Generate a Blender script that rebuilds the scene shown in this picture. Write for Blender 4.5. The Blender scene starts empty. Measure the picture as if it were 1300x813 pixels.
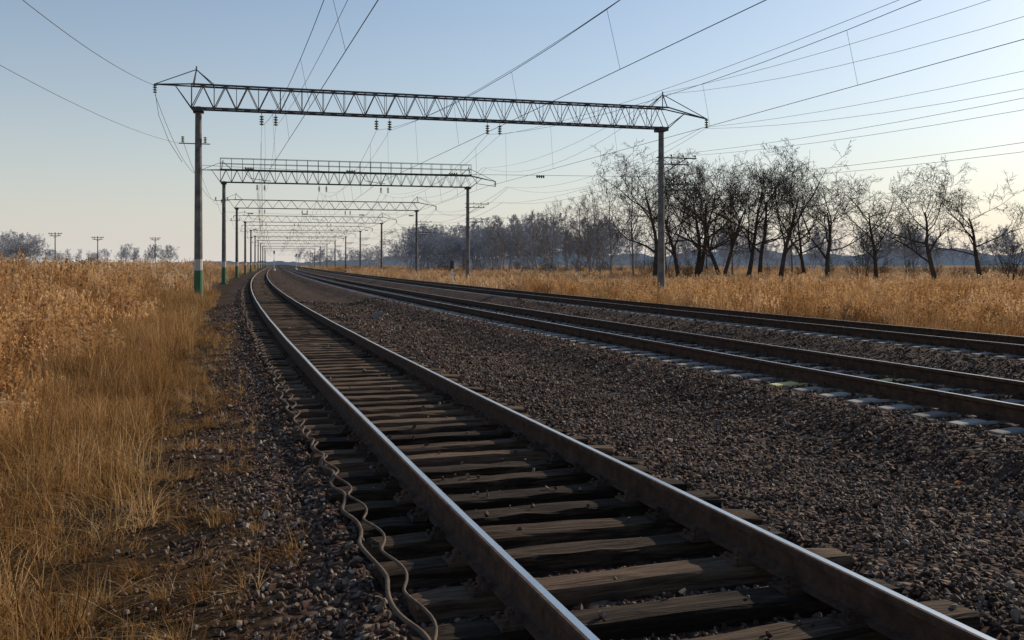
import bpy, math, random
import numpy as np
from mathutils import Vector, Matrix, Euler
random.seed(7); rng=np.random.default_rng(7)
scene=bpy.context.scene
CAMH=1.58

# ------------------------------------------------------------ layout maths
def C(y):
    y=np.asarray(y,float); ye=np.maximum(y,0)
    return .88-.25*(y-4.87)-5.1*(math.exp(-4.87/60)-np.exp(-ye/60))-.085*np.minimum(y,0)
def S(y):
    y=np.asarray(y,float); return -(.25+.085*np.exp(-np.maximum(y,0)/60))
def NRM(y): return np.sqrt(1+S(y)**2)
PD=[-9000,-60,-14,-8,-4.2,-2.7,-1.75,-1.42,-1.38,1.38,1.45,2.2,3.3,3.9,4.55,4.85,7.75,8.3,9.2,10.4,11.2,11.45,14.2,14.8,15.8,17.5,26,80,9000]
PZ=[-1.0,-.95,-.8,-.7,-.56,-.44,-.31,-.27,-.29,-.29,-.25,-.28,-.36,-.30,-.10,-.07,-.07,-.12,-.38,-.40,-.2,-.14,-.14,-.22,-.55,-.85,-1.0,-1.1,-1.1]
def G(d,y):
    d=np.asarray(d,float); y=np.asarray(y,float)
    z=np.interp(d,PD,PZ)
    out=np.clip((np.abs(d-6.3)-9.5)/6,0,1)
    side=((d<-1.7)|((d>1.6)&(d<4.3))|((d>8.6)&(d<10.8)))*1.0
    a=.5*np.sin(.61*d+1.7*np.sin(y*.21))+.3*np.sin(1.9*d+y*1.37)+.3*np.sin(y*.53+d*.3)
    b=np.sin(d*3.1+y*2.3)*np.sin(y*3.7-d*1.3)
    return z+out*.10*a+side*(.03*a+.018*b)
def P(d,y,h=0.0):
    return (float(C(y)+d*NRM(y)),float(y),float(h))
def frame(y):
    s=float(S(y)); n=math.sqrt(1+s*s)
    return Vector((s/n,1/n,0)),Vector((1/n,-s/n,0))
def Q(y0,d,h):
    t,n=frame(y0); return Vector((float(C(y0)),y0,0))+n*d+Vector((0,0,h))

# ------------------------------------------------------------ materials
def newmat(name):
    m=bpy.data.materials.new(name); m.use_nodes=True
    nt=m.node_tree; nt.nodes.clear()
    o=nt.nodes.new('ShaderNodeOutputMaterial'); b=nt.nodes.new('ShaderNodeBsdfPrincipled')
    nt.links.new(b.outputs[0],o.inputs[0]); return m,nt,b,o
def N(nt,t,**k):
    n=nt.nodes.new(t)
    for a,v in k.items():
        if a in ('inp',):
            for i,x in v.items(): n.inputs[i].default_value=x
        else: setattr(n,a,v)
    return n
def ramp(nt,fac,stops):
    r=nt.nodes.new('ShaderNodeValToRGB'); e=r.color_ramp.elements
    while len(e)<len(stops): e.new(.5)
    for i,(p,c) in enumerate(stops):
        e[i].position=p; e[i].color=(*c,1)
    nt.links.new(fac,r.inputs[0]); return r.outputs[0]
def simple(name,c1,c2,scale=6,rough=.8,metal=0,bump=.2,rand=False,stretch=None,bscale=None,spec=.5):
    m,nt,b,o=newmat(name); L=nt.links.new
    tc=N(nt,'ShaderNodeTexCoord'); mp=N(nt,'ShaderNodeMapping')
    if stretch: mp.inputs['Scale'].default_value=stretch
    L(tc.outputs['Object'],mp.inputs[0])
    oi=N(nt,'ShaderNodeObjectInfo')
    mul=N(nt,'ShaderNodeMath',operation='MULTIPLY',inp={1:37.0}); L(oi.outputs['Random'],mul.inputs[0])
    if rand: L(mul.outputs[0],mp.inputs['Location'])
    no=N(nt,'ShaderNodeTexNoise',inp={'Scale':scale,'Detail':6,'Roughness':.65}); L(mp.outputs[0],no.inputs['Vector'])
    fac=no.outputs[0]
    if rand:
        a=N(nt,'ShaderNodeMath',operation='MULTIPLY_ADD',inp={1:.45,2:-.22}); L(oi.outputs['Random'],a.inputs[0])
        s=N(nt,'ShaderNodeMath',operation='ADD'); L(fac,s.inputs[0]); L(a.outputs[0],s.inputs[1]); fac=s.outputs[0]
    L(ramp(nt,fac,[(.3,c1),(.7,c2)]),b.inputs['Base Color'])
    b.inputs['Roughness'].default_value=rough; b.inputs['Metallic'].default_value=metal; b.inputs['Specular IOR Level'].default_value=spec
    if bump:
        n2=N(nt,'ShaderNodeTexNoise',inp={'Scale':bscale or scale*3,'Detail':5}); L(mp.outputs[0],n2.inputs['Vector'])
        bp=N(nt,'ShaderNodeBump',inp={'Strength':bump,'Distance':.02}); L(n2.outputs[0],bp.inputs['Height']); L(bp.outputs[0],b.inputs['Normal'])
    return m
def diffmat(name,c1,c2,scale):
    m=bpy.data.materials.new(name); m.use_nodes=True; nt=m.node_tree; nt.nodes.clear()
    o=nt.nodes.new('ShaderNodeOutputMaterial'); b=nt.nodes.new('ShaderNodeBsdfDiffuse'); nt.links.new(b.outputs[0],o.inputs[0])
    tc=N(nt,'ShaderNodeTexCoord'); no=N(nt,'ShaderNodeTexNoise',inp={'Scale':scale,'Detail':2}); nt.links.new(tc.outputs['Object'],no.inputs[0])
    nt.links.new(ramp(nt,no.outputs[0],[(.3,c1),(.7,c2)]),b.inputs[0]); return m
M={}
M['rust']=simple('rusty_rail_steel',(.030,.016,.010),(.105,.056,.034),9,.85,0,.4,spec=.2)
M['railtop']=simple('polished_rail_steel',(.50,.48,.46),(.72,.70,.68),5,.25,1,.02,stretch=(1,.1,1))
M['wood']=simple('weathered_sleeper_wood',(.018,.011,.007),(.145,.095,.060),2.2,.9,0,1.0,rand=True,stretch=(1,18,10),bscale=5,spec=.15)
M['conc']=simple('sleeper_concrete',(.17,.16,.15),(.33,.31,.285),5,.9,0,.3,rand=True,spec=.2)
M['yellow']=simple('yellow_marked_concrete',(.50,.45,.16),(.62,.58,.28),5,.8,0,.2)
M['plate']=simple('rusty_fastening',(.035,.02,.013),(.10,.055,.034),20,.8,0,.3,rand=True,spec=.2)
M['truss']=simple('painted_truss_steel',(.035,.035,.038),(.075,.072,.07),3,.7,.1,.0)
M['wire']=simple('wire_metal',(.03,.028,.026),(.06,.055,.05),3,.7,.1,0)
M['cable']=simple('cable_sheath',(.04,.028,.02),(.14,.10,.075),8,.8,0,.1,spec=.2)
M['glass']=simple('insulator_glass',(.08,.10,.04),(.20,.20,.07),5,.45,0,0)
M['bark']=diffmat('tree_bark',(.05,.04,.032),(.10,.08,.065),1.5)
M['birch']=diffmat('birch_bark',(.14,.12,.10),(.32,.29,.26),.8)
M['fartree']=diffmat('hazed_tree_bark',(.30,.31,.34),(.40,.41,.44),.3)  # atmospheric haze painted in: bark paled and blued for distance
M['farwood']=diffmat('hazed_forest_foliage',(.54,.58,.62),(.60,.64,.68),.03)  # pale blue-grey is air haze put into the base colour, not foliage colour
M['pole']=simple('telegraph_pole_wood',(.06,.045,.035),(.11,.085,.065),3,.9,0,0)
M['white']=simple('white_paint',(.6,.6,.58),(.8,.8,.78),6,.5,0,0)
M['black']=simple('black_paint',(.02,.02,.02),(.04,.04,.04),6,.5,0,0)
M['leaf']=simple('dry_leaf',(.65,.20,.05),(.8,.35,.08),30,.7,0,0)
def postmat(name,green):
    m,nt,b,o=newmat(name); L=nt.links.new
    tc=N(nt,'ShaderNodeTexCoord'); no=N(nt,'ShaderNodeTexNoise',inp={'Scale':2.5,'Detail':7}); L(tc.outputs['Object'],no.inputs[0])
    base=ramp(nt,no.outputs[0],[(.3,(.07,.065,.06)),(.7,(.20,.185,.17))])
    col=base
    if green:
        sp=N(nt,'ShaderNodeSeparateXYZ'); L(tc.outputs['Object'],sp.inputs[0])
        ad=N(nt,'ShaderNodeMath',operation='MULTIPLY_ADD',inp={1:.12}); L(no.outputs[0],ad.inputs[0]); L(sp.outputs[2],ad.inputs[2])
        for lim,c in ((1.85,(.42,.41,.38,1)),(1.25,(.045,.13,.06,1))):
            mr=N(nt,'ShaderNodeMapRange',inp={1:lim,2:lim+.05,3:1,4:0}); L(ad.outputs[0],mr.inputs[0])
            mx=N(nt,'ShaderNodeMix',data_type='RGBA'); L(mr.outputs[0],mx.inputs[0]); L(col,mx.inputs[6]); mx.inputs[7].default_value=c; col=mx.outputs[2]
    L(col,b.inputs['Base Color']); b.inputs['Roughness'].default_value=.85
    bp=N(nt,'ShaderNodeBump',inp={'Strength':.3}); L(no.outputs[0],bp.inputs['Height']); L(bp.outputs[0],b.inputs['Normal'])
    return m
M['post']=postmat('post_concrete',False); M['postg']=postmat('post_concrete_green_base',True)
def stonemat():
    m,nt,b,o=newmat('ballast_stone'); L=nt.links.new
    oi=N(nt,'ShaderNodeObjectInfo'); tc=N(nt,'ShaderNodeTexCoord')
    no=N(nt,'ShaderNodeTexNoise',inp={'Scale':1.3,'Detail':3}); L(tc.outputs['Object'],no.inputs[0])
    c=ramp(nt,oi.outputs['Random'],[(0,(.030,.018,.013)),(.3,(.075,.044,.032)),(.55,(.12,.072,.052)),(.75,(.14,.105,.08)),(.93,(.21,.165,.13)),(1,(.36,.31,.26))])
    mx=N(nt,'ShaderNodeMix',data_type='RGBA',blend_type='MULTIPLY'); mx.inputs[0].default_value=.8
    L(c,mx.inputs[6]); L(ramp(nt,no.outputs[0],[(.3,(.6,.58,.56)),(.7,(1.25,1.2,1.15))]),mx.inputs[7])
    L(mx.outputs[2],b.inputs['Base Color']); b.inputs['Roughness'].default_value=.85; b.inputs['Specular IOR Level'].default_value=.25
    return m
M['stone']=stonemat()
def grassmat(name,stops,tr=.35):
    m=bpy.data.materials.new(name); m.use_nodes=True; nt=m.node_tree; nt.nodes.clear(); L=nt.links.new
    o=nt.nodes.new('ShaderNodeOutputMaterial'); b=nt.nodes.new('ShaderNodeBsdfDiffuse')
    oi=N(nt,'ShaderNodeObjectInfo'); at=N(nt,'ShaderNodeAttribute',attribute_name='rnd'); 
    ad=N(nt,'ShaderNodeMath',operation='ADD'); L(oi.outputs['Random'],ad.inputs[0]); L(at.outputs['Fac'],ad.inputs[1])
    hf=N(nt,'ShaderNodeMath',operation='MULTIPLY',inp={1:.5}); L(ad.outputs[0],hf.inputs[0])
    c=ramp(nt,hf.outputs[0],stops); L(c,b.inputs[0])
    t=N(nt,'ShaderNodeBsdfTranslucent'); L(c,t.inputs[0])
    mx=N(nt,'ShaderNodeMixShader'); mx.inputs[0].default_value=tr
    L(b.outputs[0],mx.inputs[1]); L(t.outputs[0],mx.inputs[2]); L(mx.outputs[0],o.inputs[0]); return m
M['grass']=grassmat('dry_grass_blades',[(.1,(.06,.028,.011)),(.35,(.20,.10,.036)),(.62,(.41,.235,.09)),(.9,(.68,.48,.25))],.35)
M['reed']=grassmat('dry_reed_stems',[(.1,(.12,.058,.024)),(.4,(.36,.19,.075)),(.65,(.50,.295,.13)),(.9,(.68,.48,.27))],.35)
M['freed']=grassmat('hazed_reed_stems',[(.1,(.28,.16,.08)),(.4,(.44,.27,.14)),(.65,(.54,.36,.20)),(.9,(.66,.50,.33))],.35)  # reed colours lifted paler to paint in distance haze

# ------------------------------------------------------------ mesh builder
class MB:
    def __init__(s): s.v=[]; s.f=[]; s.m=[]
    def tube(s,pts,rad,sides=4,mi=0,cap=True):
        pts=[Vector(p) for p in pts]; n=len(pts)
        if not hasattr(rad,'__len__'): rad=[rad]*n
        b0=len(s.v)
        for i,p in enumerate(pts):
            t=(pts[min(i+1,n-1)]-pts[max(i-1,0)]).normalized()
            ref=Vector((0,0,1)) if abs(t.z)<.9 else Vector((1,0,0))
            u=t.cross(ref).normalized(); w=u.cross(t)
            for k in range(sides):
                a=2*math.pi*(k+.5)/sides
                s.v.append(p+(u*math.cos(a)+w*math.sin(a))*rad[i])
        for i in range(n-1):
            for k in range(sides):
                a=b0+i*sides+k; b=b0+i*sides+(k+1)%sides
                s.f.append((a,b,b+sides,a+sides)); s.m.append(mi)
        if cap and sides>2:
            s.f.append(tuple(b0+k for k in range(sides))[::-1]); s.m.append(mi)
            s.f.append(tuple(b0+(n-1)*sides+k for k in range(sides))); s.m.append(mi)
    def box(s,c,size,mat=None,mi=0,taper=1.0):
        mat=mat or Matrix.Identity(3); c=Vector(c); b0=len(s.v)
        for z in (-.5,.5):
            k=taper if z>0 else 1
            for x,y in ((-.5,-.5),(.5,-.5),(.5,.5),(-.5,.5)):
                s.v.append(c+mat@Vector((x*size[0]*k,y*size[1]*k,z*size[2])))
        for f in ((3,2,1,0),(4,5,6,7),(0,1,5,4),(1,2,6,5),(2,3,7,6),(3,0,4,7)):
            s.f.append(tuple(b0+i for i in f)); s.m.append(mi)
    def insul(s,p,L=.5,r=.11,axis=Vector((0,0,-1)),mi=1):
        p=Vector(p); pts=[];rr=[]; n=4
        for i in range(n):
            a=i/n
            for q,k in ((0,.25),(.25,1),(.5,1),(.75,.3)):
                pts.append(p+axis*L*(a+q/n)); rr.append(r*k)
        s.tube(pts,rr,8,mi)
    def obj(s,name,mats,origin=(0,0,0),smooth=False,coll=True):
        o=Vector(origin); me=bpy.data.meshes.new(name)
        me.from_pydata([tuple(Vector(v)-o) for v in s.v],[],s.f); 
        for m in (mats if isinstance(mats,(list,tuple)) else [mats]): me.materials.append(m)
        me.polygons.foreach_set('material_index',s.m)
        if smooth: me.polygons.foreach_set('use_smooth',[True]*len(s.f))
        me.update(); ob=bpy.data.objects.new(name,me); ob.location=o
        if coll: scene.collection.objects.link(ob)
        return ob
def group(name,loc,children):
    e=bpy.data.objects.new(name,None); e.location=loc; scene.collection.objects.link(e); e.empty_display_size=.3
    for c in children:
        c.parent=e; c.matrix_parent_inverse=Matrix.Translation(-Vector(loc))
    return e

def scatter(name,pts,rot,scl,idx,sources):
    n=len(pts); me=bpy.data.meshes.new(name); me.vertices.add(n)
    me.vertices.foreach_set('co',np.asarray(pts,dtype=np.float32).ravel())
    for an,tp,arr,key in (('rot','FLOAT_VECTOR',rot,'vector'),('scl','FLOAT_VECTOR',scl,'vector'),('idx','INT',idx,'value')):
        a=me.attributes.new(an,tp,'POINT'); a.data.foreach_set(key,np.asarray(arr,dtype=np.int32 if tp=='INT' else np.float32).ravel())
    ob=bpy.data.objects.new(name,me); scene.collection.objects.link(ob)
    col=bpy.data.collections.new(name+'_source')
    for s in sources: col.objects.link(s)
    ng=bpy.data.node_groups.new(name+'_gn','GeometryNodeTree')
    ng.interface.new_socket('Geometry',in_out='INPUT',socket_type='NodeSocketGeometry')
    ng.interface.new_socket('Geometry',in_out='OUTPUT',socket_type='NodeSocketGeometry')
    gi=ng.nodes.new('NodeGroupInput'); go=ng.nodes.new('NodeGroupOutput')
    ip=ng.nodes.new('GeometryNodeInstanceOnPoints'); ci=ng.nodes.new('GeometryNodeCollectionInfo')
    ci.inputs[0].default_value=col; ci.inputs['Separate Children'].default_value=True; ci.inputs['Reset Children'].default_value=True
    def na(nm,tp):
        q=ng.nodes.new('GeometryNodeInputNamedAttribute'); q.data_type=tp; q.inputs[0].default_value=nm; return q.outputs[0]
    L=ng.links.new
    L(gi.outputs[0],ip.inputs['Points']); L(ci.outputs[0],ip.inputs['Instance'])
    ip.inputs['Pick Instance'].default_value=True
    L(na('idx','INT'),ip.inputs['Instance Index'])
    er=ng.nodes.new('FunctionNodeEulerToRotation'); L(na('rot','FLOAT_VECTOR'),er.inputs[0]); L(er.outputs[0],ip.inputs['Rotation'])
    L(na('scl','FLOAT_VECTOR'),ip.inputs['Scale'])
    L(ip.outputs[0],go.inputs[0])
    md=ob.modifiers.new('instances','NODES'); md.node_group=ng
    return ob

# ------------------------------------------------------------ ground
def seq(parts):
    out=[]
    for a,b,s in parts: out+=list(np.arange(a,b,s))
    return out
ys=seq([(-60,0,6),(0,40,.4),(40,120,1.5),(120,300,6)])+list(np.geomspace(300,9500,30))
dd=sorted(list(-np.geomspace(22,9000,26))+seq([(-21.5,-5,.6),(-5,17,.15),(17,30,.5)])+PD[6:24]+list(np.geomspace(30,9000,26)))
dd=np.array(sorted(set(np.round(dd,4)))); ys=np.array(ys)
D,Y=np.meshgrid(dd,ys); Z=G(D,Y); X=C(Y)+D*NRM(Y)
me=bpy.data.meshes.new('ground'); w=len(dd)
i=np.arange((len(ys)-1)*w).reshape(-1,w)[:,:-1].ravel()
faces=np.stack([i,i+1,i+1+w,i+w],1)
me.from_pydata(np.stack([X.ravel(),Y.ravel(),Z.ravel()],1).tolist(),[],faces.tolist())
a=me.attributes.new('dd','FLOAT','POINT'); a.data.foreach_set('value',D.ravel().astype(np.float32))
me.polygons.foreach_set('use_smooth',[True]*len(faces))
ground=bpy.data.objects.new('ground',me); scene.collection.objects.link(ground)
m,nt,b,o=newmat('ballast_and_field_soil'); L=nt.links.new
tc=N(nt,'ShaderNodeTexCoord'); at=N(nt,'ShaderNodeAttribute',attribute_name='dd')
vo=N(nt,'ShaderNodeTexVoronoi',inp={'Scale':16.0,'Randomness':1}); L(tc.outputs['Object'],vo.inputs['Vector'])
sc=N(nt,'ShaderNodeSeparateColor'); L(vo.outputs['Color'],sc.inputs[0])
ns=N(nt,'ShaderNodeTexNoise',inp={'Scale':1.1,'Detail':6}); L(tc.outputs['Object'],ns.inputs['Vector'])
ns2=N(nt,'ShaderNodeTexNoise',inp={'Scale':14,'Detail':7,'Roughness':.7}); L(tc.outputs['Object'],ns2.inputs['Vector'])
grav0=ramp(nt,sc.outputs[0],[(0,(.012,.007,.005)),(.5,(.060,.035,.026)),(.8,(.095,.064,.048)),(1,(.19,.15,.12))])
gm=N(nt,'ShaderNodeMix',data_type='RGBA',blend_type='MULTIPLY'); gm.inputs[0].default_value=.8
L(grav0,gm.inputs[6]); L(ramp(nt,ns.outputs[0],[(.3,(.45,.42,.40)),(.7,(1.3,1.25,1.2))]),gm.inputs[7]); grav=gm.outputs[2]
soil0=ramp(nt,ns2.outputs[0],[(.3,(.012,.008,.004)),(.5,(.045,.028,.014)),(.7,(.15,.09,.04))])
sm=N(nt,'ShaderNodeMix',data_type='RGBA',blend_type='MULTIPLY'); sm.inputs[0].default_value=.8
L(soil0,sm.inputs[6]); L(ramp(nt,ns.outputs[0],[(.35,(.5,.55,.4)),(.65,(1.4,1.2,1.0))]),sm.inputs[7]); soil=sm.outputs[2]
field=ramp(nt,ns2.outputs[0],[(.3,(.05,.027,.012)),(.7,(.22,.13,.06))])
def mrange(src,a,b_,c,d):
    r=N(nt,'ShaderNodeMapRange',inp={1:a,2:b_,3:c,4:d}); L(src,r.inputs[0]); return r.outputs[0]
pert=N(nt,'ShaderNodeMath',operation='MULTIPLY_ADD',inp={1:1.8}); L(ns.outputs[0],pert.inputs[0]); L(at.outputs['Fac'],pert.inputs[2])
mA=mrange(pert.outputs[0],-1.6,-.8,0,1); mB=mrange(pert.outputs[0],15.9,17.2,1,0)
mm=N(nt,'ShaderNodeMath',operation='MULTIPLY'); L(mA,mm.inputs[0]); L(mB,mm.inputs[1])
fl=mrange(pert.outputs[0],-4.2,-2.6,1,0); fr=mrange(pert.outputs[0],17.8,19.5,0,1)
fm=N(nt,'ShaderNodeMath',operation='MAXIMUM'); L(fl,fm.inputs[0]); L(fr,fm.inputs[1])
x1=N(nt,'ShaderNodeMix',data_type='RGBA'); L(fm.outputs[0],x1.inputs[0]); L(soil,x1.inputs[6]); L(field,x1.inputs[7])
x2=N(nt,'ShaderNodeMix',data_type='RGBA'); L(mm.outputs[0],x2.inputs[0]); L(x1.outputs[2],x2.inputs[6]); L(grav,x2.inputs[7])
L(x2.outputs[2],b.inputs['Base Color']); b.inputs['Roughness'].default_value=.95; b.inputs['Specular IOR Level'].default_value=.1
bh=N(nt,'ShaderNodeMix',data_type='FLOAT'); L(mm.outputs[0],bh.inputs[0]); L(ns2.outputs[0],bh.inputs[2]); L(vo.outputs['Distance'],bh.inputs[3])
bp=N(nt,'ShaderNodeBump',inp={'Strength':1.0,'Distance':.06}); bp.invert=True
L(bh.outputs[0],bp.inputs['Height']); L(bp.outputs[0],b.inputs['Normal'])
me.materials.append(m)

# ------------------------------------------------------------ rails & sleepers
tracks=[(0.0,0.0,'wood'),(6.3,.15,'conc'),(12.8,.08,'conc')]
prof=[(-.028,0),(-.012,.0008),(.027,0),(.0365,-.009),(.036,-.040),(.010,-.055),(.009,-.145),(.030,-.158),(.075,-.168),(.075,-.18),
      (-.075,-.18),(-.075,-.168),(-.030,-.158),(-.009,-.145),(-.010,-.055),(-.036,-.040),(-.0365,-.009)]
ry=np.array(seq([(-30,0,2),(0,60,.5),(60,200,2),(200,1200,10)]))
def rail(d,h,name):
    n=len(prof); v=[];f=[];mi=[]
    for y in ry:
        c=float(C(y)); nn=float(NRM(y))
        wob=.004*math.sin(y*.9+d)
        for px,pz in prof: v.append((c+(d+px+wob)*nn,y,h+pz))
    for i in range(len(ry)-1):
        for k in range(n):
            a=i*n+k; b2=i*n+(k+1)%n
            f.append((a,a+n,b2+n,b2)); mi.append(1 if k in (1,2) else 0)
    me=bpy.data.meshes.new(name); me.from_pydata(v,[],f); me.materials.append(M['rust']); me.materials.append(M['railtop'])
    me.polygons.foreach_set('material_index',mi); me.update()
    ob=bpy.data.objects.new(name,me); scene.collection.objects.link(ob); return ob
def sleeper_y(step,y1=650):
    out=[-12.0]
    while out[-1]<y1: out.append(out[-1]+step/float(NRM(out[-1])))
    return np.array(out)
def wood_sleeper(seed):
    r=random.Random(seed); mb=MB(); nx=14; L_=2.75; w_=.22+r.uniform(-.02,.02); hh=.2
    ring=[(-.5,-1),(-.5,-.12),(-.44,-.02),(-.15,.0),(.15,.0),(.44,-.02),(.5,-.12),(.5,-1)]
    for i in range(nx+1):
        x=-L_/2+L_*i/nx; chip=r.random()<.2
        if i in (0,nx): x+=r.uniform(-.04,.04)
        for a,bb in ring:
            mb.v.append(Vector((x+r.uniform(-.01,.01),a*w_*(.93 if chip and a>0 else 1)+r.uniform(-.008,.008),bb*hh+r.uniform(-.012,.004)-(.012 if i in(0,nx) else 0))))
    n=len(ring)
    for i in range(nx):
        for k in range(n-1): mb.f.append((i*n+k,i*n+k+1,(i+1)*n+k+1,(i+1)*n+k)[::-1]); mb.m.append(0)
    mb.f.append(tuple(range(n))); mb.m.append(0); mb.f.append(tuple(nx*n+k for k in range(n))[::-1]); mb.m.append(0)
    return mb.obj('wooden_sleeper_%d'%seed,M['wood'],coll=False)
def conc_sleeper(nm,mat):
    mb=MB(); xs=[-1.35,-1.33,-1.0,-.7,-.35,.35,.7,1.0,1.33,1.35]; tops=[-.05,-.02,0,0,-.045,-.045,0,0,-.02,-.05]
    for x,t in zip(xs,tops):
        for a,bb in ((-.14,-.2),(-.095,t-.008),(-.08,t),(.08,t),(.095,t-.008),(.14,-.2)): mb.v.append(Vector((x,a,bb)))
    for i in range(9):
        for k in range(5): mb.f.append((i*6+k,i*6+k+1,i*6+k+7,i*6+k+6)[::-1]); mb.m.append(0)
    mb.f.append(tuple(range(6))); mb.m.append(0); mb.f.append(tuple(54+k for k in range(6))[::-1]); mb.m.append(0)
    return mb.obj(nm,mat,coll=False)
def plate(nm,concrete):
    mb=MB(); mb.box((0,0,.004),(.38,.17,.022))
    for sx in (-1,1):
        mb.box((sx*.10,0,.03),(.06,.11,.035),taper=.7)
        mb.tube([(sx*.125,0,.0),(sx*.125,0,.075)],.014,6)
        mb.tube([(sx*.125,0,.045),(sx*.125,0,.066)],.026,6)
        for sy in (-.055,.055): mb.tube([(sx*.165,sy,0),(sx*.165,sy,.04)],.014,6)
    return mb.obj(nm,M['plate'],coll=False)
SY={}
for ti,(d0,h0,kind) in enumerate(tracks):
    step=.51 if kind=='wood' else .545
    sy=sleeper_y(step); SY[ti]=(sy,step); n=len(sy)
    ang=np.arctan(-S(sy)); 
    pts=np.stack([C(sy)+d0/NRM(sy),sy+d0*(-S(sy))/NRM(sy),np.full(n,h0-.185)],1)
    rot=np.zeros((n,3)); rot[:,2]=ang+rng.normal(0,.018 if kind=='wood' else .004,n)
    if kind=='wood':
        rot[:,1]=rng.normal(0,.004,n)
        pts[:,0]+=rng.normal(0,.04,n); pts[:,1]+=rng.normal(0,.02,n); src=[wood_sleeper(i) for i in range(8)]; idx=rng.integers(0,8,n)
        flip=rng.random(n)<.5; rot[:,2]+=flip*math.pi
    else:
        src=[conc_sleeper('concrete_sleeper_%d_a'%ti,M['conc']),conc_sleeper('concrete_sleeper_%d_b'%ti,M['yellow'])]
        idx=np.zeros(n,int)
        if ti==1: idx[np.argmin(abs(pts[:,1]-13.0))]=1
    sl=scatter('sleepers',pts,rot,np.ones((n,3)),idx,src)
    r1=rail(d0-.795,h0,'rail'); r2=rail(d0+.795,h0,'rail')
    k=sy<90; sk=sy[k]; pp=[];rr=[]
    for sgn in (-1,1):
        q=d0+sgn*.795
        pp.append(np.stack([C(sk)+q/NRM(sk),sk+q*(-S(sk))/NRM(sk),np.full(len(sk),h0-.187)],1))
        r_=np.zeros((len(sk),3)); r_[:,2]=ang[k]; rr.append(r_)
    pp=np.concatenate(pp); rr=np.concatenate(rr)
    fs=scatter('rail_fastenings',pp,rr,np.ones((len(pp),3)),np.zeros(len(pp),int),[plate('fastening_%d'%ti,kind!='wood')])
    group('railway_track',P(d0,0,h0),[sl,r1,r2,fs])

# ------------------------------------------------------------ ballast stones
import bmesh
stones=[]
for i in range(9):
    bm=bmesh.new(); r=random.Random(i); sx,sy_,sz=1,r.uniform(.65,.95),r.uniform(.5,.75)
    for k in range(13):
        v=Vector((r.gauss(0,1),r.gauss(0,1),r.gauss(0,1))).normalized()*r.uniform(.85,1.1)
        bm.verts.new((v.x*sx*.5,v.y*sy_*.5,v.z*sz*.5))
    bmesh.ops.convex_hull(bm,input=bm.verts)
    for v in [v for v in bm.verts if not v.link_faces]: bm.verts.remove(v)
    me=bpy.data.meshes.new('ballast_stone_%d'%i); bm.to_mesh(me); bm.free(); me.materials.append(M['stone'])
    stones.append(bpy.data.objects.new('ballast_stone_%d'%i,me))
SP=[]
def stone_zone(y0,y1,d0,d1,dens,s0,s1):
    n=int((y1-y0)*(d1-d0)*dens); d=rng.uniform(d0,d1,n); y=rng.uniform(y0,y1,n)
    X=C(y)+d*NRM(y); keep=(np.abs(X)/np.maximum(y,.1)<.58)|(y<6)&(np.abs(X)<4)
    edge=(d<-1.5); keep&=~(edge&(rng.random(n)>np.clip(1.05-(-1.5-d)/1.7,.08,1)))
    keep&=~((d>15)&(rng.random(n)<.6))
    d,y,X=d[keep],y[keep],X[keep]; z=G(d,y)
    size=rng.uniform(s0,s1,len(d))*np.where(rng.random(len(d))<.05,1.6,1)
    ok=np.ones(len(d),bool)
    for ti,(t0,h0,kind) in enumerate(tracks):
        sy,step=SY[ti]; inn=np.abs(d-t0)<1.42
        yk=y+d*S(y)/NRM(y); ph=np.interp(yk,sy,np.arange(len(sy))); ph=np.abs(ph-np.round(ph))*step
        bad=inn&(ph<.145)&(rng.random(len(d))>.015 if kind=='wood' else True)
        ok&=~bad
        ok&=~(np.abs(np.abs(d-t0)-.795)<.075)
        on=inn&(ph<.145); z[on]=h0-.18
    SP.append((X[ok],y[ok],z[ok]+size[ok]*.12,size[ok]))
stone_zone(3.4,8.5,-3.2,5.2,620,.025,.056)
stone_zone(8.5,15,-3.2,8.5,320,.032,.062)
stone_zone(15,26,-3.0,15.5,110,.044,.08)
stone_zone(26,46,-2.8,15.5,30,.06,.11)
X,Yv,Zv,Sz=[np.concatenate([s[i] for s in SP]) for i in range(4)]
n=len(X)
scatter('ballast_gravel',np.stack([X,Yv,Zv],1),rng.uniform(0,6.28,(n,3)),np.stack([Sz]*3,1),rng.integers(0,9,n),stones)
print('stones',n)

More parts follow.
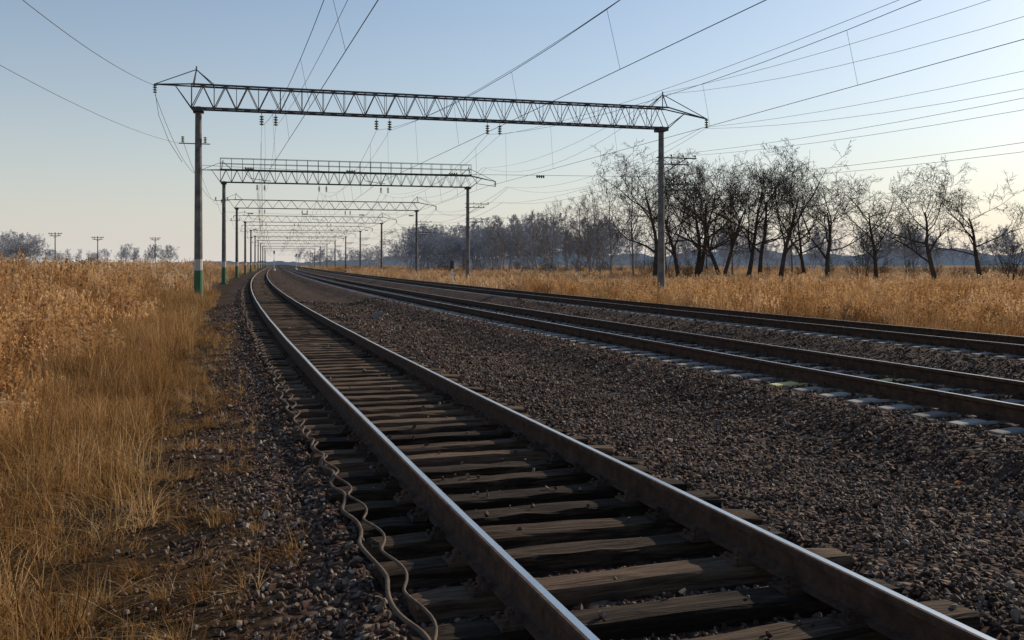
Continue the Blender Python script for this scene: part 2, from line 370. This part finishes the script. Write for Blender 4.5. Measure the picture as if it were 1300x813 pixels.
# ------------------------------------------------------------ grass
def tuft(name,nb,rad,h0,h1,wd,mat,plume=False,lean=.35,seed=0,ns=4,npl=5,pw=1.6,comb=0):
    r=random.Random(seed); v=[];f=[];rn=[]
    subs=[(r.uniform(0,6.28),r.random(),r.uniform(.55,1.1),r.uniform(0,6.28),r.uniform(-.3,.3)) for _ in range(max(1,nb//18))]
    for i in range(nb):
        sa,sq,sh,sl_,sr=subs[i%len(subs)]
        if len(subs)>1:
            cx0=rad*math.sqrt(sq)*math.cos(sa); cy0=rad*math.sqrt(sq)*math.sin(sa)
            a=r.uniform(0,6.28); q=rad*.32*math.sqrt(r.random()); x,y=cx0+q*math.cos(a),cy0+q*math.sin(a)
        else: a=r.uniform(0,6.28); q=rad*math.sqrt(r.random()); x,y=q*math.cos(a),q*math.sin(a)
        h=r.uniform(h0,h1)*sh; la=sl_+r.gauss(0,1.1); le=abs(r.gauss(0,lean))*h
        lx,ly=math.cos(la)*le,math.sin(la)*le; fa=r.uniform(0,3.14); wx,wy=math.cos(fa)*wd/2,math.sin(fa)*wd/2
        b0=len(v)
        for k in range(ns):
            t=k/(ns-1); cx=x+lx*t*t; cy=y+ly*t*t; z=h*(t-.22*min(le/h,1.6)*t*t*2)
            ww=(1-t*.8)
            v+= [(cx-wx*ww,cy-wy*ww,z),(cx+wx*ww,cy+wy*ww,z)]
        rv=min(1,max(0,r.random()*.8+.1+sr))
        for k in range(ns-1):
            f.append((b0+2*k,b0+2*k+1,b0+2*k+3,b0+2*k+2)); rn.append(rv)
        if plume and r.random()<.6:
            tx,ty,tz=v[-1]
            for j in range(npl):
                aa=r.uniform(-.5,.5)+.6; ln=r.uniform(.04,.10)*(h1); zz=tz-r.uniform(0,.16)*h1
                dx,dy=math.cos(aa)*ln*.6,math.sin(aa)*ln*.6
                b1=len(v); wq=wd*pw
                v+=[(tx,ty,zz),(tx+dx*.5-wq,ty+dy*.5,zz+ln*.6),(tx+dx,ty+dy,zz+ln*.5),(tx+dx*.5+wq,ty+dy*.5,zz+ln*.25)]
                f.append((b1,b1+1,b1+2,b1+3)); rn.append(min(1,rv*.5+.5))
    me=bpy.data.meshes.new(name); me.from_pydata(v,[],f); me.materials.append(mat)
    a=me.attributes.new('rnd','FLOAT','FACE'); a.data.foreach_set('value',rn); me.update()
    return bpy.data.objects.new(name,me)
gt=[tuft('grass_a%d'%i,190,.42,.15,.70,.0075,M['grass'],lean=.8,seed=i) for i in range(7)]
gs=[tuft('grass_s%d'%i,40,.18,.12,.5,.006,M['grass'],lean=1.2,seed=60+i) for i in range(4)]
gl=[tuft('reed_b%d'%i,110,.65,.75,1.4,.0125,M['reed'],plume=True,lean=.24,seed=20+i,ns=3,npl=7,pw=.8) for i in range(5)]
gw=[tuft('reed_c%d'%i,110,1.5,.8,1.4,.045,M['freed'],plume=True,lean=.16,seed=40+i,ns=3,npl=4,pw=1.3) for i in range(3)]
def place(n,y0,y1,d0,d1,lim=.58,pw=1.0,fade=None):
    y=y0+(y1-y0)*rng.random(n)**pw; d=rng.uniform(d0,d1,n); X=C(y)+d*NRM(y)
    k=(np.abs(X)<lim*y+2); 
    if fade is not None: k&=rng.random(n)<fade(d,y)
    return d[k],y[k],X[k]
def clump(d,y): return .5+.5*np.sin(d*.9+1.3*np.sin(y*.61))*np.sin(y*.83+d*.41)
def add_grass(name,sets,src):
    P_=[];S_=[]
    for d,y,X,sx,sz in sets:
        P_.append(np.stack([X,y,G(d,y)-.02],1)); S_.append(np.stack([sx,sx,sz],1))
    P_=np.concatenate(P_); S_=np.concatenate(S_); n=len(P_)
    rot=np.zeros((n,3)); rot[:,2]=rng.uniform(0,6.28,n); rot[:,0]=rng.normal(0,.09,n); rot[:,1]=rng.normal(.03,.09,n)
    scatter(name,P_,rot,S_,rng.integers(0,len(src),n),src); print(name,n)
edge=lambda d,y: np.clip((-d-2.55-.6*clump(d*2,y*2))/.9,0,1)*(.3+.7*clump(d*2.3+4,y*2.1))
sets=[]
d,y,X=place(3000,3.2,26,-9.5,-2.6,fade=edge); s=rng.uniform(.7,1.3,len(d)); sets.append((d,y,X,s,s*(.4+.9*clump(d*1.3,y*1.2))))
d,y,X=place(1000,24,60,-9,-3.2,fade=None); s=rng.uniform(1,1.8,len(d)); sets.append((d,y,X,s,s*.8))
d,y,X=place(900,14,60,16.2,24,fade=lambda d,y:np.clip((d-16.4)/2,0,1)); s=rng.uniform(.8,1.6,len(d)); sets.append((d,y,X,s,s*.8))
add_grass('dry_grass',sets,gt)
sets=[]
d,y,X=place(2200,3.5,30,-3.5,-1.75,fade=lambda d,y:(clump(d*3,y*3)>.45)*np.clip(.2+(-d-1.75),0,1)); s=rng.uniform(.4,1.0,len(d)); sets.append((d,y,X,s,s*.6))
d,y,X=place(400,14,60,8.9,10.6,fade=lambda d,y:(clump(d,y*.6)>.65)*.5); s=rng.uniform(.3,.7,len(d)); sets.append((d,y,X,s,s*.7))
add_grass('grass_sprigs',sets,gs)
sets=[]
d,y,X=place(1300,9,34,-16,-4.4,fade=lambda d,y:np.clip((-d-4.2)/2.0,0,1)*(.2+.8*clump(d,y))); s=rng.uniform(.8,1.2,len(d)); sets.append((d,y,X,s,s*np.clip(.62+(-d-4.5)*.18,.55,1.75)*rng.uniform(.75,1.1,len(d))))
d,y,X=place(1900,22,75,-30,-4.6,fade=lambda d,y:np.clip((-d-4.3)/2.5,.0,1)*(.3+.7*clump(d*.8,y*.6))); s=rng.uniform(1,1.6,len(d)); sets.append((d,y,X,s,s*np.clip(.6+(-d-4.5)*.13,.5,1.5)*rng.uniform(.7,1.0,len(d))))
d,y,X=place(2300,24,80,17.8,50,fade=lambda d,y:np.clip((d-17.5)/4,0,1)*(.15+.85*clump(d*.7,y*.7))); s=rng.uniform(.9,1.5,len(d)); sets.append((d,y,X,s,s*rng.uniform(.6,.95,len(d))))
add_grass('reed_bed',sets,gl)
sets=[]
d,y,X=place(1700,60,260,-130,-5.5,pw=1.5); s=rng.uniform(1,1.5,len(d)); sets.append((d,y,X,s*1.2,s*np.clip(.85+(-d-4.5)*.11,.85,1.7)*rng.uniform(.8,1.1,len(d))))
d,y,X=place(1400,70,200,18,120,pw=1.2); s=rng.uniform(1,1.4,len(d)); sets.append((d,y,X,s*1.2,s*rng.uniform(.6,1.0,len(d))))
d,y,X=place(450,250,700,-300,-8,pw=1.2); s=rng.uniform(1.5,2.4,len(d)); sets.append((d,y,X,s*1.6,s*1.1))
d,y,X=place(400,200,700,19,300,pw=1.2); s=rng.uniform(1.5,2.2,len(d)); sets.append((d,y,X,s*1.6,s*.65))
add_grass('distant_reed_field',sets,gw)

# ------------------------------------------------------------ gantries
def gantry(y0,dl=-3.6,dr=23.6,hb=9.95,ht=11.2,railing=False,near=True):
    t,n=frame(y0); up=Vector((0,0,1)); kids=[]
    base=Vector((float(C(y0)),y0,0)); pt=lambda d,h,a=0: base+n*d+up*h+t*a
    for nm,d,gm in (('left_post',dl,'postg'),('right_post',dr,'post')):
        p=MB(); f=pt(d,0); g=float(G(d,f.y))
        p.tube([pt(d,g-.3),pt(d,hb*.5),pt(d,hb+.1)],[.235,.20,.165],12)
        p.tube([pt(d,g-.2),pt(d,g+.12)],[.45,.40],10)
        kids.append(p.obj(nm,M[gm],smooth=False))
    tr=MB(); w2=.35
    dA,dB=dl-.35,dr+.35; npn=48 if near else 30; st=(dB-dA)/npn
    for a in (-w2,w2):
        for h in (hb,ht): tr.box(pt((dA+dB)/2,h,a),(dB-dA,.09,.09),Matrix((n,t,up)).transposed())
        for i in range(npn):
            d0=dA+i*st; d1=d0+st
            z0,z1=(hb,ht) if i%2==0 else (ht,hb)
            tr.tube([pt(d0,z0,a),pt(d1,z1,a)],.026,4)
            if i%2==0 and near: tr.tube([pt(d0,hb,a),pt(d0,ht,a)],.020,4)
    for h in (hb,ht):
        for i in range(0,npn,2):
            d0=dA+i*st; d1=d0+2*st
            a0,a1=(-w2,w2) if i%4==0 else (w2,-w2)
            tr.tube([pt(d0,h,a0),pt(d1,h,a1)],.020,4)
            tr.tube([pt(d0,h,-w2),pt(d0,h,w2)],.02,4)
    if railing:
        for a in (-w2,w2):
            for hh in (.65,1.2): tr.tube([pt(dA,ht+hh,a),pt(dB,ht+hh,a)],.03,4)
            for i in range(0,npn+1,2): tr.tube([pt(dA+i*st,ht,a),pt(dA+i*st,ht+1.2,a)],.025,4)
        tr.box(pt((dA+dB)/2,ht+.08,0),(dB-dA,.6,.04),Matrix((n,t,up)).transposed())
    for s,de,ln,drop in ((-1,dA,1.9,.05),(1,dB,2.8,.55)):
        for a in (-w2,w2):
            pk=pt(de+(-s)*.25,ht+.85,0); tip=pt(de+s*ln,ht-drop,0)
            tr.tube([pt(de,ht,a),tip],.045,4); tr.tube([pk,tip],.028,4)
            tr.tube([pt(de-s*.1,ht,a),pk],.035,4); tr.tube([pt(de-s*1.2,ht,a),pk],.03,4)
            tr.tube([pt(de,hb,a),pt(de+s*ln*.45,ht-drop*.45,0)],.03,4)
        tr.tube([pk,pk+up*.18],.04,6)
    for d in (dl,dr): tr.box(pt(d,hb-.12,0),(.55,.95,.16),Matrix((n,t,up)).transposed())
    kids.append(tr.obj('truss_beam',M['truss']))
    ins=MB()
    for td in (0,6.3,12.8):
        for off in (-.3,.45):
            ins.tube([pt(td+off,hb,0),pt(td+off,hb-.25,0)],.02,4,0)
            ins.insul(pt(td+off,hb-.25,0),.55,.12)
    ins.insul(pt(dB+2.75,ht-.55,0),.6,.12); ins.insul(pt(dA-1.85,ht-.05,0),.5,.11)
    ins.tube([pt(dl,6.9),pt(3,6.75),pt(9,6.75),pt(dr,6.95)],.013,4,0)
    for td in (-1.2,4.3,10.2,15.5): ins.insul(pt(td,6.77),.55,.10,n)
    for td in (0,6.3,12.8):
        ins.tube([pt(td-1.3,6.8),pt(td-.9,6.25),pt(td+.2,6.12)],.02,4,0)
    ins.tube([pt(dl-1.0,hb-1.9),pt(dl+.6,hb-1.9)],.035,4,0); ins.insul(pt(dl+.35,hb-1.85),.35,.09,up); ins.insul(pt(dl-.8,hb-1.85),.35,.09,up)
    kids.append(ins.obj('insulators_and_fittings',[M['wire'],M['glass']]))
    ca=MB()
    for h,ln in ((8.15,2.4),(7.75,1.9),(6.5,2.4),(6.15,1.7)):
        ca.tube([pt(dr-.3,h),pt(dr+ln,h)],.05,4,0)
        for q in np.linspace(.7,ln-.08,3): 
            ca.tube([pt(dr+q,h),pt(dr+q,h+.12)],.02,4,0); ca.tube([pt(dr+q,h+.08),pt(dr+q,h+.14),pt(dr+q,h+.22)],[.05,.07,.03],6,1)
    for h in (8.15,6.5): ca.tube([pt(dr+.1,h-1.0),pt(dr+1.7,h)],.03,4,0)
    kids.append(ca.obj('crossarms',[M['truss'],M['glass']]))
    f=pt(dl,0); group('overhead_line_gantry',(f.x,f.y,float(G(dl,f.y))),kids)
GY=[-5,52,98,143,190,238,288,340,395,455,520,590]
for i,y0 in enumerate(GY):
    gantry(y0,dr=(22.0 if i==2 else 23.6),railing=(i==2),near=i<3)

# ------------------------------------------------------------ wires
def wire(mb,pa,pb,sag,r=.012,n=14):
    pa,pb=Vector(pa),Vector(pb); pts=[]
    for i in range(n+1):
        t=i/n; p=pa.lerp(pb,t); p.z-=4*sag*t*(1-t); pts.append(p)
    mb.tube(pts,r,4,cap=False); return pts
for td in (0,6.3,12.8):
    cw,mw,dr=MB(),MB(),MB()
    for i in range(len(GY)-1):
        r=.009 if i<2 else .013
        za=.28*(-1)**i; a=Q(GY[i],td-.3,9.15); b2=Q(GY[i+1],td-.3,9.15)
        m1=wire(mw,a,b2,1.75,r,16)
        c1=wire(cw,Q(GY[i],td+za,6.12),Q(GY[i+1],td-za,6.12),.05,r,16)
        wire(mw,Q(GY[i],td+.45,9.15),Q(GY[i+1],td+.45,9.15),1.2,r*.8,12)
        if i<4:
            for k in range(1,16,2): dr.tube([m1[k],c1[k]],.005 if i==0 else .008,3)
    group('catenary_line',P(td,0,6.1),[cw.obj('contact_wire',M['wire']),mw.obj('messenger_wire',M['wire']),dr.obj('droppers',M['wire'])])
fd=MB()
specs=[(23.9+2.5,10.1,1.3),(23.9+2.7,10.05,1.9),(23.7,12.15,1.2),(23.95+.1,12.1,2.0),(24.3,8.35,1.0),(25.9,8.35,1.1),(24.3,6.7,.9),(25.9,6.7,1.0)]
for d,h,sg in specs:
    for i in range(len(GY)-1): wire(fd,Q(GY[i],d,h),Q(GY[i+1],d,h),sg,.010 if i<2 else .014,14)
fd.obj('feeder_wires',M['wire'])
fl_=MB()
A=Q(52,-5.85,11.1)
wire(fl_,(-7.9,-6,11.2),A,1.7,.013,24); wire(fl_,(-7.6,-6,7.6),Q(52,-4.6,8.05),1.2,.008,24)
for i in range(1,len(GY)-1):
    wire(fl_,Q(GY[i],-5.8,10.6),Q(GY[i+1],-5.8,10.6),1.2,.014); wire(fl_,Q(GY[i],-4.4,8.2),Q(GY[i+1],-4.4,8.2),1.0,.012)
pts=[A,A+Vector((.25,0,-1.6)),A+Vector((.8,0,-3.0)),A+Vector((1.5,0,-4.1))]; fl_.tube(pts,.014,4)
fl_.obj('left_feeder_wires',M['wire'])

# ------------------------------------------------------------ signalling cable beside the rail
cb=MB()
for off,r,am,ph in ((-1.37,.014,.030,0),(-1.31,.010,.034,2)):
    pts=[]; y=2.0
    while y<70:
        d=off+am*math.sin(y*(9.5 if ph else 7.5)+ph+1.5*math.sin(y*.7))+.03*math.sin(y*.9+ph)
        z=-.168+(.012 if ph else 0)+.010*math.sin(y*9+ph)
        pts.append(P(d,y,z)); y+=.07 if y<25 else .3
    cb.tube(pts,r,5)
cb.obj('signal_cable',M['cable'],origin=P(-1.4,2,-.2),smooth=True)

# ------------------------------------------------------------ trees
def gen_tree(name,mat,seed,H=15,style='oak',tw=.014):
    r=random.Random(seed); mb=MB()
    def walk(p,d,L,rad,seg,wob,upb):
        pts=[p.copy()]; rr=[rad]; 
        for i in range(seg):
            d=(d+Vector((r.gauss(0,wob),r.gauss(0,wob),r.gauss(0,wob)+upb))).normalized()
            p=p+d*(L/seg); pts.append(p.copy()); rr.append(max(rad*(1-.75*(i+1)/seg),tw*.8))
        return pts,rr
    kids={'oak':[8,7,6,4],'birch':[17,6,4,3],'shrub':[6,4,4,0]}[style]
    def grow(p,d,L,rad,lv):
        seg=[7,6,4,3,2][lv]; pts,rr=walk(p,d,L,rad,seg,[.07,.15,.17,.2,.2][lv],[.03,.05,.05,.02,.0][lv])
        mb.tube(pts,rr,[8,5,3,3,3][lv],cap=False)
        if lv>=4 or kids[lv]==0: return
        nk=kids[lv]
        for k in range(nk):
            lo={'oak':.30,'birch':.22,'shrub':.02}[style] if lv==0 else .2
            tt=lo+(1-lo)*(k+r.random())/nk; q=min(tt*seg,seg-.01); i=int(q); pp=pts[i].lerp(pts[i+1],q-i); rd=rr[i]*(1-(q-i))+rr[i+1]*(q-i)
            dd_=(pts[i+1]-pts[i]).normalized()
            az=r.uniform(0,6.28) if lv else k*2.4+r.uniform(-.5,.5)
            pr=dd_.cross(Vector((math.cos(az),math.sin(az),.3))).normalized()
            an=math.radians({'oak':r.uniform(32,66),'birch':r.uniform(22,45),'shrub':r.uniform(15,45)}[style])
            nd=(dd_*math.cos(an)+pr*math.sin(an)).normalized()
            if lv==0:
                ln=L*{'oak':.88,'birch':.34,'shrub':.7}[style]*r.uniform(.8,1.15)*({'oak':1.08-.35*tt,'birch':1.25-.75*tt,'shrub':1}[style])
            else: ln=L*.55*r.uniform(.7,1.15)*(1.05-.35*tt)
            grow(pp,nd,ln,max(rd*r.uniform(.5,.7),tw),lv+1)
    if style=='oak':
        nt_=r.choice([1,1,2])
        for q in range(nt_):
            ld=Vector((r.uniform(-.15,.15)+(q-.5)*.28*(nt_-1),r.uniform(-.15,.15),1)).normalized()
            grow(Vector((q*.4,0,0)),ld,H*.60,H*.018,0)
    elif style=='birch': grow(Vector((0,0,0)),Vector((r.uniform(-.06,.06),0,1)).normalized(),H*.93,H*.010,0)
    else:
        for q in range(6): grow(Vector((r.uniform(-.5,.5),r.uniform(-.5,.5),0)),Vector((r.uniform(-.5,.5),r.uniform(-.5,.5),1)).normalized(),H*.6,H*.008,0)
    zmax=sorted(v.z for v in mb.v)[int(len(mb.v)*.99)]
    for i,v in enumerate(mb.v): mb.v[i]=v*(H/zmax)
    return mb.obj(name,mat,coll=False)
oaks=[gen_tree('oak_mesh%d'%i,M['bark'],100+i*7,15,'oak',.017) for i in range(7)]
birs=[gen_tree('birch_mesh%d'%i,M['birch'],200+i,15,'birch',.016) for i in range(3)]
shr=[gen_tree('shrub_mesh%d'%i,M['bark'],300+i,5,'shrub',.009) for i in range(2)]
def xd(X,y): return (X-float(C(y)))/float(NRM(y))
TL=[(1190,110,203,'o',0,1.3),(1112,122,218,'o',1,1.1),(1052,118,222,'o',2,1.2),(990,122,182,'o',3,1.1),(948,132,194,'o',4,1.1),(915,126,206,'o',5,1.1),(884,136,196,'o',6,1.1),(832,128,187,'o',1,1.1),
    (1248,118,232,'o',4,1.3),(1022,150,228,'o',0,1.1),(862,150,212,'o',3,1),(965,150,205,'o',2,1),(805,138,203,'b',0,1),(776,150,230,'b',1,1),(762,158,238,'b',2,1),(748,165,246,'b',2,1),(735,165,250,'b',1,1),(722,172,254,'b',0,1),(702,182,258,'b',1,1),(690,186,264,'b',0,1),(676,192,266,'b',2,1),(655,205,272,'b',0,1),(640,205,274,'b',2,1),(625,215,278,'b',1,1),
    (1292,108,285,'s',0,1),(1100,130,300,'s',1,1),(930,155,215,'b',1,1),(1005,160,215,'b',0,1),(898,160,215,'b',2,1),(845,165,220,'b',1,1),(1150,170,270,'b',2,1)]
for px,z,top,k,i,wx in TL:
    X=(px-650)/1200*z; g=float(G(xd(X,z),z)); H=CAMH+(335-top)/1200*z-g
    src={'o':oaks,'b':birs,'s':shr}[k][i]; nm={'o':'bare_tree','b':'birch_tree','s':'bare_shrub'}[k]
    ob=bpy.data.objects.new(nm,src.data); scene.collection.objects.link(ob)
    s=H/(15 if k!='s' else 5); ob.location=(X,z,g-.1); ob.scale=(s*wx*random.uniform(.9,1.15),s*wx,s); ob.rotation_euler=(0,0,random.uniform(0,6.28))
n=45; X=rng.uniform(15,95,n); y=rng.uniform(120,175,n); X=np.concatenate([X,rng.uniform(-20,30,20)]); y=np.concatenate([y,rng.uniform(190,260,20)]); n=len(X)
dq=(X-C(y))/NRM(y); s=rng.uniform(.35,.8,n); rot=np.zeros((n,3)); rot[:,2]=rng.uniform(0,6.28,n)
shr2=[bpy.data.objects.new('undergrowth_%d'%i,shr[i].data) for i in range(2)]
scatter('undergrowth_thicket',np.stack([X,y,G(dq,y)],1),rot,np.stack([s]*3,1),rng.integers(0,2,n),shr2)
ft=[]
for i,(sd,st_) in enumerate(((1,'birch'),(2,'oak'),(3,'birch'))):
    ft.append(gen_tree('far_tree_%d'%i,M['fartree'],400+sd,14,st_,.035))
pts=[]
def band(n,px0,px1,z0,z1,t0,t1):
    for _ in range(n):
        px=random.uniform(px0,px1); z=random.uniform(z0,z1); X=(px-650)/1200*z
        top=random.uniform(t0,t1); pts.append((X,z,float(G(xd(X,z),z)),(CAMH+(335-top)/1200*z+1.1)/14))
band(50,515,640,300,420,286,304); band(45,600,780,240,340,272,298); band(60,760,1300,260,420,282,312); band(10,0,45,300,340,293,306); band(8,-40,0,300,340,296,310)
band(12,150,240,420,600,309,320); band(26,372,520,500,800,312,325); band(8,45,150,500,600,315,322)
A_=np.array(pts); n=len(A_); rot=np.zeros((n,3)); rot[:,2]=rng.uniform(0,6.28,n)
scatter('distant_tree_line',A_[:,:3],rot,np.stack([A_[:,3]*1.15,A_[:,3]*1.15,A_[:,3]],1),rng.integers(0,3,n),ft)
mb=MB(); n=500
for i in range(n+1):
    a=math.radians(-50+105*i/n); R=1700; x,y=R*math.sin(a),R*math.cos(a)
    right=1/(1+math.exp(-(a-(-.10))*14))
    h=(5+24*right)*(.75+.18*math.sin(i*.13)+.12*math.sin(i*.37+1))+random.uniform(-1.5,1.5)
    mb.v+=[Vector((x,y,-3)),Vector((x,y,h)),Vector((x*1.06,y*1.06,h*.9))]
for i in range(n):
    for k in (0,1): mb.f.append((i*3+k,i*3+3+k,i*3+4+k,i*3+1+k)); mb.m.append(0)
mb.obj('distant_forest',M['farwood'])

# ------------------------------------------------------------ telegraph poles, small things
for px,z,top in ((70,300,295),(124,330,300),(197,380,301)):
    X=(px-650)/1200*z; g=float(G(xd(X,z),z)); T=CAMH+(335-top)/1200*z
    p=MB(); p.tube([(X,z,g-.3),(X,z,T)],[.2,.13],8)
    for h in (.5,1.15):
        p.box((X,z,T-h),(4.4 if h<1 else 3.6,.16,.18))
        for q in (-1.9,-1.1,1.1,1.9)[(0 if h<1 else 1):(4 if h<1 else 3)]: p.tube([(X+q,z,T-h),(X+q,z,T-h+.2),(X+q,z,T-h+.4)],[.05,.12,.06],6)
    p.tube([(X-1.6,z,T-.5),(X,z,T-1.8)],.06,4); p.tube([(X+1.6,z,T-.5),(X,z,T-1.8)],.06,4)
    p.obj('telegraph_pole',M['pole'],origin=(X,z,g))
def signal(px,z,h,nm):
    X=(px-650)/1200*z; g=float(G(xd(X,z),z)); s=MB()
    s.box((X,z,g+.15),(.6,.6,.5),mi=0); s.tube([(X,z,g),(X,z,g+h)],.07,8,0)
    s.box((X,z,g+h),(.38,.22,.85),mi=1)
    for q in (.2,-.2):
        s.tube([(X,z-.11,g+h+q),(X,z-.3,g+h+q)],.13,10,1)
    s.box((X,z-.09,g+h*.55),(.3,.05,.4),mi=0)
    s.obj(nm,[M['white'],M['black']],origin=(X,z,g))
signal(574,98,2.3,'dwarf_signal'); signal(348,260,5.0,'railway_signal'); signal(376,300,4.5,'railway_signal')
def rockobj(name,x,y,z,s,mat):
    me=stones[2].data.copy(); me.materials.clear(); me.materials.append(mat); ob=bpy.data.objects.new(name,me)
    ob.location=(x,y,z); ob.scale=s; scene.collection.objects.link(ob)
q=P(3.2,33,float(G(3.2,33))+.08); rockobj('boulder',*q,(.8,.4,.4),M['conc'])
def leaf(px,py,hz):
    z=1200*(CAMH-hz)/(py-335); X=(px-650)/1200*z; l=MB()
    for k,(a,b2,c) in enumerate(((-.045,0,0),(-.01,.03,.02),(.05,.0,.01),(-.01,-.03,.025))): l.v.append(Vector((X+a,z+b2,hz+.05+c)))
    l.f=[(0,1,2),(0,2,3)]; l.m=[0,0]; l.obj('fallen_leaf',M['leaf'],origin=(X,z,hz+.05))
leaf(1218,622,-.27)

# ------------------------------------------------------------ light, sky, camera
AZ,EL=math.radians(50),math.radians(25)
wd=bpy.data.worlds.new('World'); scene.world=wd; wd.use_nodes=True; nt=wd.node_tree; L=nt.links.new
bg=nt.nodes['Background']; sk=nt.nodes.new('ShaderNodeTexSky'); sk.sky_type='NISHITA'; sk.sun_disc=False
sk.sun_elevation=EL; sk.sun_rotation=AZ; sk.air_density=1.15; sk.dust_density=.8; sk.ozone_density=3.0
tcw=N(nt,'ShaderNodeTexCoord'); sp=N(nt,'ShaderNodeSeparateXYZ'); L(tcw.outputs['Generated'],sp.inputs[0])
mx0=N(nt,'ShaderNodeMath',operation='MAXIMUM',inp={1:0.0}); L(sp.outputs[2],mx0.inputs[0])
ml=N(nt,'ShaderNodeMath',operation='MULTIPLY',inp={1:-7.0}); L(mx0.outputs[0],ml.inputs[0])
ex=N(nt,'ShaderNodeMath',operation='EXPONENT'); L(ml.outputs[0],ex.inputs[0])
fa=N(nt,'ShaderNodeMath',operation='MULTIPLY',inp={1:.88}); L(ex.outputs[0],fa.inputs[0])
mixw=N(nt,'ShaderNodeMix',data_type='RGBA'); L(fa.outputs[0],mixw.inputs[0]); L(sk.outputs[0],mixw.inputs[6]); mixw.inputs[7].default_value=(6.3,5.95,5.7,1)
L(mixw.outputs[2],bg.inputs[0]); bg.inputs[1].default_value=.118
sl=bpy.data.lights.new('sun','SUN'); sl.energy=4.8; sl.angle=math.radians(.6); sl.color=(1,.85,.66)
so=bpy.data.objects.new('sun',sl); scene.collection.objects.link(so)
dr=Vector((math.sin(AZ)*math.cos(EL),math.cos(AZ)*math.cos(EL),math.sin(EL)))
so.rotation_euler=(-dr).to_track_quat('-Z','Y').to_euler(); so.location=(30,30,30)
cam=bpy.data.cameras.new('camera'); co=bpy.data.objects.new('camera',cam); scene.collection.objects.link(co)
co.location=(0,0,CAMH); co.rotation_euler=(math.radians(90),0,0); cam.sensor_width=36; cam.lens=36*1200/1300
cam.shift_y=-71.5/1300; cam.clip_start=.1; cam.clip_end=20000; scene.camera=co
scene.view_settings.view_transform='Standard'; scene.view_settings.look='None'; scene.view_settings.exposure=0
